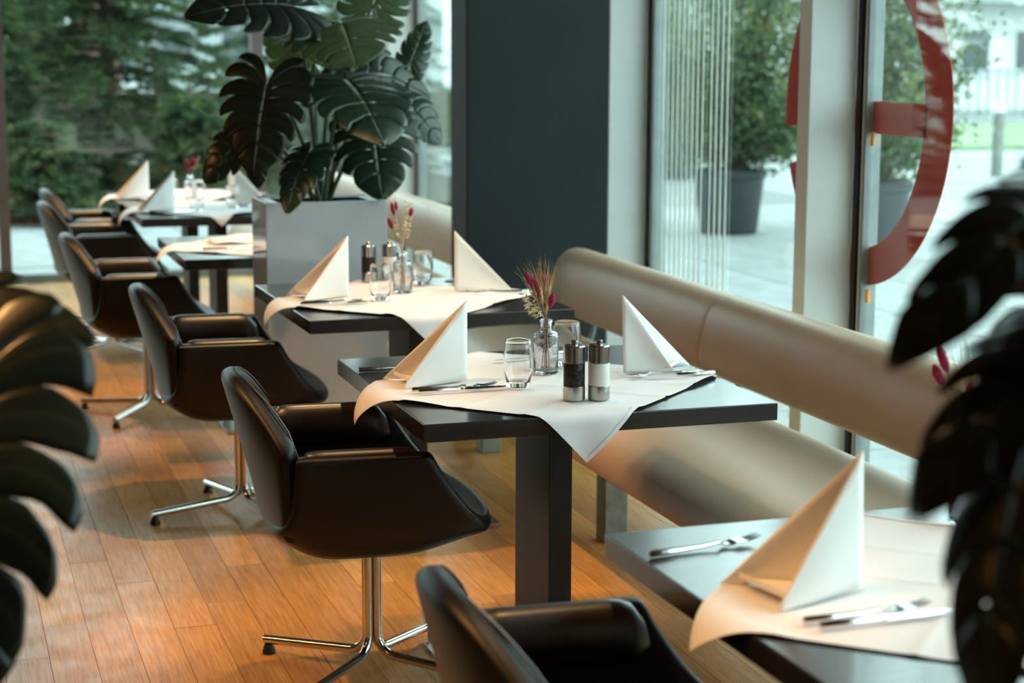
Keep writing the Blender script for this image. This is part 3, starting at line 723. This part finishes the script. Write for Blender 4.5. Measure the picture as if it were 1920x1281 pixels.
def monstera(loc, leaves, label):
    r = thing('monstera_plant', loc, 0, label, 'plant'); base = Vector(loc)
    for i, (att, tip, nrm, W, droop, cup, mat) in enumerate(leaves):
        A = Vector(att)-base; T = Vector(tip)-base; d = T-A; L = d.length*(1+.25*droop); d.normalize()
        nv = Vector(nrm); nv = (nv-d*nv.dot(d)).normalized(); x = d.cross(nv)
        d2 = (d+nv*droop*.75).normalized(); nv = x.cross(d2).normalized()
        m = leaf_mesh(L, W, droop, cup, i*7+3, 7 if L > .22 else 6)
        lf = m.build('leaf', mat, r)
        lf.matrix_local = Matrix(((x.x, d2.x, nv.x, A.x), (x.y, d2.y, nv.y, A.y), (x.z, d2.z, nv.z, A.z), (0, 0, 0, 1)))
        solid(lf, .0012, 0)
        f = Vector((A.x*.10+rnd.uniform(-.03, .03), A.y*.2+rnd.uniform(-.03, .03), 0)); mid = f.lerp(A, .55)+Vector((0, 0, .22*(A-f).length+.02))
        mid.x = f.x+(A.x-f.x)*.42; mid.y = f.y+(A.y-f.y)*.42
        pts = [f*(1-t)**2+mid*2*t*(1-t)+A*t*t for t in [k/10 for k in range(11)]]
        MB().tube(pts, [.009-.0045*k/10 for k in range(11)], 8).build('petiole', 'petiole_green', r)
    return r
LEAVES_MAIN = [
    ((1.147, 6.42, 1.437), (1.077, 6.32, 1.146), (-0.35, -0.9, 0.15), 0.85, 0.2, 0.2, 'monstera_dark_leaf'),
    ((1.456, 6.5, 1.454), (1.513, 6.2, 1.274), (0.05, -0.6, 0.8), 1.05, 0.3, 0.2, 'monstera_leaf'),
    ((1.566, 6.55, 1.277), (1.572, 6.45, 1.035), (-0.2, -0.9, 0.2), 1.05, 0.2, 0.3, 'monstera_leaf'),
    ((1.3, 6.45, 1.188), (1.198, 6.32, 1.018), (-0.5, -0.8, 0.2), 0.62, 0.3, 0.5, 'monstera_leaf'),
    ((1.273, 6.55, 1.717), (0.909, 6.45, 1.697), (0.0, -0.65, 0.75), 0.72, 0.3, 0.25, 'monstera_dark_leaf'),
    ((1.449, 6.55, 1.656), (1.441, 6.3, 1.528), (-0.2, -0.7, 0.7), 1.25, 0.3, 0.2, 'monstera_lit_leaf'),
    ((1.41, 6.85, 1.509), (1.237, 6.9, 1.648), (0.1, -0.9, -0.1), 1.1, 0.1, 0.1, 'monstera_lit_leaf'),
    ((1.572, 6.85, 1.505), (1.841, 6.85, 1.402), (-0.2, -0.8, 0.6), 0.7, 0.35, 0.3, 'monstera_leaf'),
    ((1.744, 6.75, 1.356), (1.853, 6.7, 1.231), (0.2, -0.8, 0.5), 0.95, 0.4, 0.3, 'monstera_leaf'),
    ((1.106, 6.75, 1.23), (0.976, 6.75, 1.087), (-0.4, -0.8, 0.2), 0.75, 0.3, 0.3, 'monstera_leaf'),
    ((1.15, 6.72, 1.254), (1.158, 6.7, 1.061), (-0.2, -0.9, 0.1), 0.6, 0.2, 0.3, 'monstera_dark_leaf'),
    ((1.801, 6.9, 1.508), (1.894, 7.0, 1.674), (-0.2, -0.9, 0.1), 0.5, 0.2, 0.3, 'monstera_leaf'),
    ((1.618, 6.75, 1.729), (1.729, 6.9, 1.895), (-0.2, -0.8, 0.4), 0.9, 0.2, 0.2, 'monstera_lit_leaf'),
]
monstera((1.375, 6.65, .985), LEAVES_MAIN, 'large glossy monstera growing out of the white planter')
LEAVES_LEFT = [
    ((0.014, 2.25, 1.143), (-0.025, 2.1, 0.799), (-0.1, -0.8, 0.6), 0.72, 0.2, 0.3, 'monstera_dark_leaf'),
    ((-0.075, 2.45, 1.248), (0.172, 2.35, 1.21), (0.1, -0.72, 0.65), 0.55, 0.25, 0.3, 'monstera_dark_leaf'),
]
monstera((-.38, 2.05, .85), LEAVES_LEFT, 'dark out of focus monstera leaves at the left picture edge')
LEAVES_RIGHT = [
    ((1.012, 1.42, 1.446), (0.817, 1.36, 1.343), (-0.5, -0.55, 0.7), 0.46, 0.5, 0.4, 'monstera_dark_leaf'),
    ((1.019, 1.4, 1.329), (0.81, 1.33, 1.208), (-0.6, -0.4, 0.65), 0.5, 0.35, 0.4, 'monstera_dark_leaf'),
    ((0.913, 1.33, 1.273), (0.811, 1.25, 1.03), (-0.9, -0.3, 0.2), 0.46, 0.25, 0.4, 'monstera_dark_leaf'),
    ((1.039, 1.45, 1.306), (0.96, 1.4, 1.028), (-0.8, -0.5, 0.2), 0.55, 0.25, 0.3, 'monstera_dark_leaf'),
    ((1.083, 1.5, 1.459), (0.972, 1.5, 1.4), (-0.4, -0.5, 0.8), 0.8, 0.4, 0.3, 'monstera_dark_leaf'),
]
monstera((1.45, 1.05, .975), LEAVES_RIGHT, 'dark brown monstera leaves at the right picture edge')
planter(-.62, -.17, 1.90, 2.20, .88, 'white planter box at the left edge, out of view below the leaves')
# ------------------------------------------------------------------ outdoors
# ground
struct('ground', MB().box(-60, 90, -40, 120, -.5, -.07), 'asphalt')
pv = struct('pavement', MB().box(3.05, 9.2, -4, 24, -.30, -.045), 'paving_base')
SL = .8; slab = None
for i in range(7):
    for j in range(22):
        x, y = 3.12+i*(SL+.012), -1.0+j*(SL+.012)
        if slab is None:
            slab = MB().box(0, SL, 0, SL, -.05, -.02, .004).build('paving_slab', 'paving', pv, smooth=False); o = slab
        else: o = slab.copy(); COL.objects.link(o)
        o.location = (x, y, rnd.uniform(-.004, .002)); o.parent = pv
pv2 = struct('terrace', MB().box(-5, 2.9, 12.62, 19.5, -.30, -.045), 'paving_base'); sl2 = None
for i in range(5):
    for j in range(8):
        o = slab.copy(); COL.objects.link(o); o.parent = pv2; o.location = (-1.2+i*(SL+.012), 12.7+j*(SL+.012), rnd.uniform(-.004, .002))
struct('lawn', MB().box(12, 60, 26, 34, -.3, .0), 'lawn')
struct('planting_bed', MB().box(-8, 6, 17.6, 24, -.3, .03), 'soil')
# shrubs in pots on the pavement
def potted(loc, pr, ph, h, rad, n, seed, label):
    rg = random.Random(seed); r = thing('potted_shrub', loc, 0, label, 'potted shrub')
    pot = MB().lathe([(0, 0), (pr*.74, 0), (pr*.76, .01), (pr*.93, ph*.86), (pr, ph*.88), (pr*1.02, ph*.98), (pr*.97, ph), (pr*.90, ph*.97), (pr*.88, ph*.93), (0, ph*.92)], 36).build('pot', 'pot_plastic', r)
    m = MB(); lf = MB(); tips = []
    for k in range(46):
        a_ = rg.uniform(0, 2*PI); q = math.sqrt(rg.random()); z = ph+rg.uniform(.15, 1)*(h-ph)
        zz = (z-ph)/(h-ph); env = rad*(.55+.55*math.sin(PI*min(1, zz*.85+.12)))
        t = Vector((math.cos(a_)*q*env, math.sin(a_)*q*env, z)); f = Vector((rg.uniform(-.08, .08), rg.uniform(-.08, .08), ph*.9))
        mid = f.lerp(t, .5)+Vector((0, 0, .1)); m.tube([f, mid, t], [.012, .008, .003], 5, False); tips.append((f, mid, t, env))
    for k in range(n):
        f, mid, t, env = tips[rg.randrange(len(tips))]; s = rg.uniform(.25, 1.05)
        p = (f*(1-s)**2+mid*2*s*(1-s)+t*s*s)+Vector((rg.gauss(0, .10), rg.gauss(0, .10), rg.gauss(0, .09)))
        if p.z < ph*.9: p.z = ph*.9+rg.random()*.25
        d = Vector((rg.gauss(0, 1), rg.gauss(0, 1), rg.gauss(.2, .7))).normalized(); s_ = d.orthogonal().normalized()
        s_ = (s_*math.cos(k)+d.cross(s_)*math.sin(k)); L = rg.uniform(.040, .075); w_ = L*.30
        up = d.cross(s_)*L*.12
        lf.add([p, p+d*L*.5+s_*w_+up, p+d*L, p+d*L*.5-s_*w_+up], [(0, 1, 2), (0, 2, 3)])
    m.build('branches', 'bark', r, kind='stuff'); lf.build('foliage', 'shrub_leaves', r, smooth=False, kind='stuff')
potted((6.62, 14.4, -.02), .33, .56, 2.55, 1.4, 20000, 4, 'round leafy shrub in a black pot outside the striped window pane')
potted((6.75, 12.1, -.02), .30, .62, 2.7, .75, 9000, 5, 'smaller leafy shrub in a dark pot seen through the red letter')
potted((8.9, 21.0, -.02), .33, .56, 2.8, .9, 4500, 6, 'distant leafy shrub behind the nearest potted shrub')
# conifers behind the far glass wall
def conifer(loc, h, rad, whorls, nb, seed, label, zmax=3.4, dens=1.0):
    rg = random.Random(seed); r = thing('conifer', loc, 0, label, 'tree')
    MB().tube([(0, 0, 0), (.02, 0, h*.5), (0, 0, h)], [.09, .06, .01], 8).build('trunk', 'bark', r)
    br = MB(); nd = MB()
    for i in range(whorls):
        z = .12+(h-.2)*i/whorls
        if z > zmax: break
        R = rad*(1-z/h)**.8
        for k in range(nb):
            a_ = 2*PI*k/nb+i*.7+rg.uniform(-.25, .25); ln = R*rg.uniform(.7, 1.1); d = Vector((math.cos(a_), math.sin(a_), 0)); sd = Vector((-d.y, d.x, 0))
            base = Vector((0, 0, z+rg.uniform(-.08, .08))); pts = [base+d*ln*t+Vector((0, 0, .18*ln*t-.34*ln*t*t)) for t in (0, .25, .5, .75, 1)]
            br.tube(pts, [.018, .014, .010, .007, .003], 4, False)
            for q in range(int(22*dens)):
                t = rg.uniform(.18, 1.0); p = base+d*ln*t+Vector((0, 0, .18*ln*t-.34*ln*t*t)); s = rg.choice((-1, 1))
                td = (d*rg.uniform(.35, .9)+sd*s*rg.uniform(.3, .9)+Vector((0, 0, rg.uniform(-.35, .12)))).normalized(); tl = rg.uniform(.10, .26)*(1.1-.35*t)
                x = td.orthogonal().normalized(); y = td.cross(x)
                for e in range(13):
                    pp = p+td*tl*e/12; a2 = e*2.4+q; o_ = (x*math.cos(a2)+y*math.sin(a2)); nl = rg.uniform(.036, .065)
                    w_ = td.cross(o_)*.0075; tipp = pp+o_*nl*.75+td*nl*.8
                    nd.add([pp-w_, pp+w_, tipp], [(0, 1, 2)])
    br.build('branches', 'bark', r, kind='stuff'); nd.build('needles', 'spruce_needles', r, smooth=False, kind='stuff')
conifer((1.75, 19.0, 0), 5.2, 1.9, 26, 12, 1, 'tall dense green conifer beyond the far glass wall', 3.1, 2.3)
conifer((.35, 17.7, 0), 3.0, 1.15, 15, 11, 2, 'lighter green conifer at the far left behind the chairs', 2.7, 1.8)
conifer((3.9, 21.0, 0), 4.2, 1.5, 18, 10, 3, 'loose conifer showing left of the monstera', 3.2, 1.5)
conifer((2.35, 17.3, 0), 1.25, .75, 9, 9, 4, 'low young conifer behind the far table flowers', 1.2, 1.3)
conifer((.95, 16.9, 0), 1.0, .7, 8, 9, 5, 'low bright green conifer behind the far black chairs', 1.0, 1.4)
conifer((-1.2, 20.6, 0), 4.6, 1.6, 18, 11, 6, 'conifer at the left picture edge beside the timber house', 3.2, 1.5)
conifer((1.0, 22.6, 0), 5.2, 1.8, 18, 11, 7, 'dark conifer in the second row between the house and the tall conifer', 3.4, 1.6)
conifer((5.6, 24.0, 0), 5.0, 1.7, 18, 10, 8, 'conifer in the second row behind the monstera', 3.4, 1.4)
for k, (x, y, hh) in enumerate(((-4.6, 19.0, 4.8), (-7.8, 20.5, 5.2), (-10.8, 23.0, 5.4))):  # unseen trees added to darken the reflection over the red letter
    conifer((x, y, 0), hh, 1.7, 18, 11, 20+k, ('unseen added conifer standing left of the picture beyond the glass wall', 'second unseen added conifer left of the picture beyond the glass wall', 'third unseen added conifer left of the picture beyond the glass wall')[k], 5, 1.3)
# timber house and garden steps far behind the conifers
hs = thing('timber_house', (-2.0, 30, 0), 0, 'brown timber house behind the conifers at the upper left', 'house')
for k in range(16): MB().box(-6, 5.0, 0, .06, .2*k+1.0, .2*k+1.19).build('board', 'house_timber', hs, smooth=False)
MB().box(-6, 5.0, .06, 4, 0, 4.4).build('wall', 'house_timber', hs, smooth=False)
MB().box(-6.4, 5.4, -.5, 4.4, 4.4, 4.6).build('roof', 'post_brown', hs, smooth=False)
for x in (-4, -1.5, 1.2, 3.2): 
    f = MB().box(x, x+1.0, -.03, .0, 1.7, 2.9).build('window', 'white_wall', hs, smooth=False); MB().box(x+.07, x+.93, -.04, -.03, 1.77, 2.83).build('pane', 'window_dark', f, smooth=False)
st = thing('garden_steps', (.2, 24.5, 0), 0, 'pale wooden garden steps at the left picture edge', 'steps')
for k in range(9): MB().box(-1.3, .75, .28*k, .28*k+.30, .15*k-.02, .15*k+.06, .004).build('step', 'light_timber', st, smooth=False)
MB().box(-1.25, .70, .3, 2.7, -.02, .25).build('footing', 'paving_base', st, smooth=False)
hd = MB().box(-7, 9, 27.5, 28.0, 0, .9)
hd.build('garden_wall', 'bark', None, smooth=False, label='low dark garden wall behind the conifers', cat='wall')
# buildings over the street
def building(loc, rz, wd, h, dp, wall, rows, cols, ww, wh, z0, dz, label):
    r = thing('street_building', loc, rz, label, 'building')
    MB().box(-wd/2, wd/2, 0, dp, 0, h).build('wall', wall, r, smooth=False)
    MB().box(-wd/2-.3, wd/2+.3, -.6, dp, h, h+.35).build('roof', 'rail_grey', r, smooth=False)
    f0 = p0 = None
    for j in range(rows):
        for i in range(cols):
            x = -wd/2+(i+.5)*wd/cols; z = z0+j*dz
            if f0 is None:
                f0 = MB().box(-ww/2-.08, ww/2+.08, -.05, .0, -.08, wh+.08).build('window', 'frame_white', r, smooth=False)
                p0 = MB().box(-ww/2, ww/2, -.06, -.05, 0, wh).build('pane', 'window_dark', f0, smooth=False); f = f0
            else:
                f = f0.copy(); COL.objects.link(f); f.parent = r; p = p0.copy(); COL.objects.link(p); p.parent = f
            f.location = (x, 0, z)
    MB().box(-wd/2, wd/2, -1.4, 0, 2.75, 2.95).build('canopy', 'rail_grey', r, smooth=False)
    return r
building((32, 42, 0), 0, 36, 8, 8, 'white_wall', 2, 22, .8, 1.1, .95, 2.6, 'white building with rows of small windows across the street')
building((14, 66, 0), 0, 26, 9, 8, 'pale_wall', 3, 12, 1.1, 1.3, .9, 2.7, 'pale grey building far down the street behind the column')
fe = thing('street_fence', (27, 36.5, 0), 0, 'grey upright bar fence along the lawn across the street', 'fence')
bar = None
for k in range(90):
    if bar is None: bar = MB().box(-.03, .03, -.03, .03, 0, 1.15).build('bar', 'rail_grey', fe, smooth=False); o = bar
    else: o = bar.copy(); COL.objects.link(o); o.parent = fe
    o.location = (-11+k*.25, 0, 0)
for z in (.15, 1.05): MB().box(-11.1, 11.4, -.04, .04, z, z+.07).build('rail', 'rail_grey', fe, smooth=False)
bo = thing('bollard', (13.3, 20.6, -.07), 0, 'steel bollard on the pavement right of the red letter', 'bollard')
MB().lathe([(0, 0), (.075, 0), (.075, .80), (.06, .81), (.06, .83), (0, .83)], 20).build('post', 'bench_steel', bo)
MB().lathe([(.0, .83), (.08, .83), (.085, .85), (.085, .93), (.06, .96), (0, .965)], 20).build('cap', 'frame_white', bo)
# outdoor bench by the window
ob = thing('street_bench', (6.3, 7.9, -.02), math.radians(12), 'dark outdoor bench on the pavement behind the right leaves', 'bench')
for k in range(4): MB().box(-.65, .65, -.24+k*.12, -.14+k*.12, .42, .46, .004).build('slat', 'pot_plastic', ob, smooth=False)
for x in (-.5, .5): MB().box(x-.03, x+.03, -.22, .22, 0, .42, .004).build('leg', 'pot_plastic', ob, smooth=False)
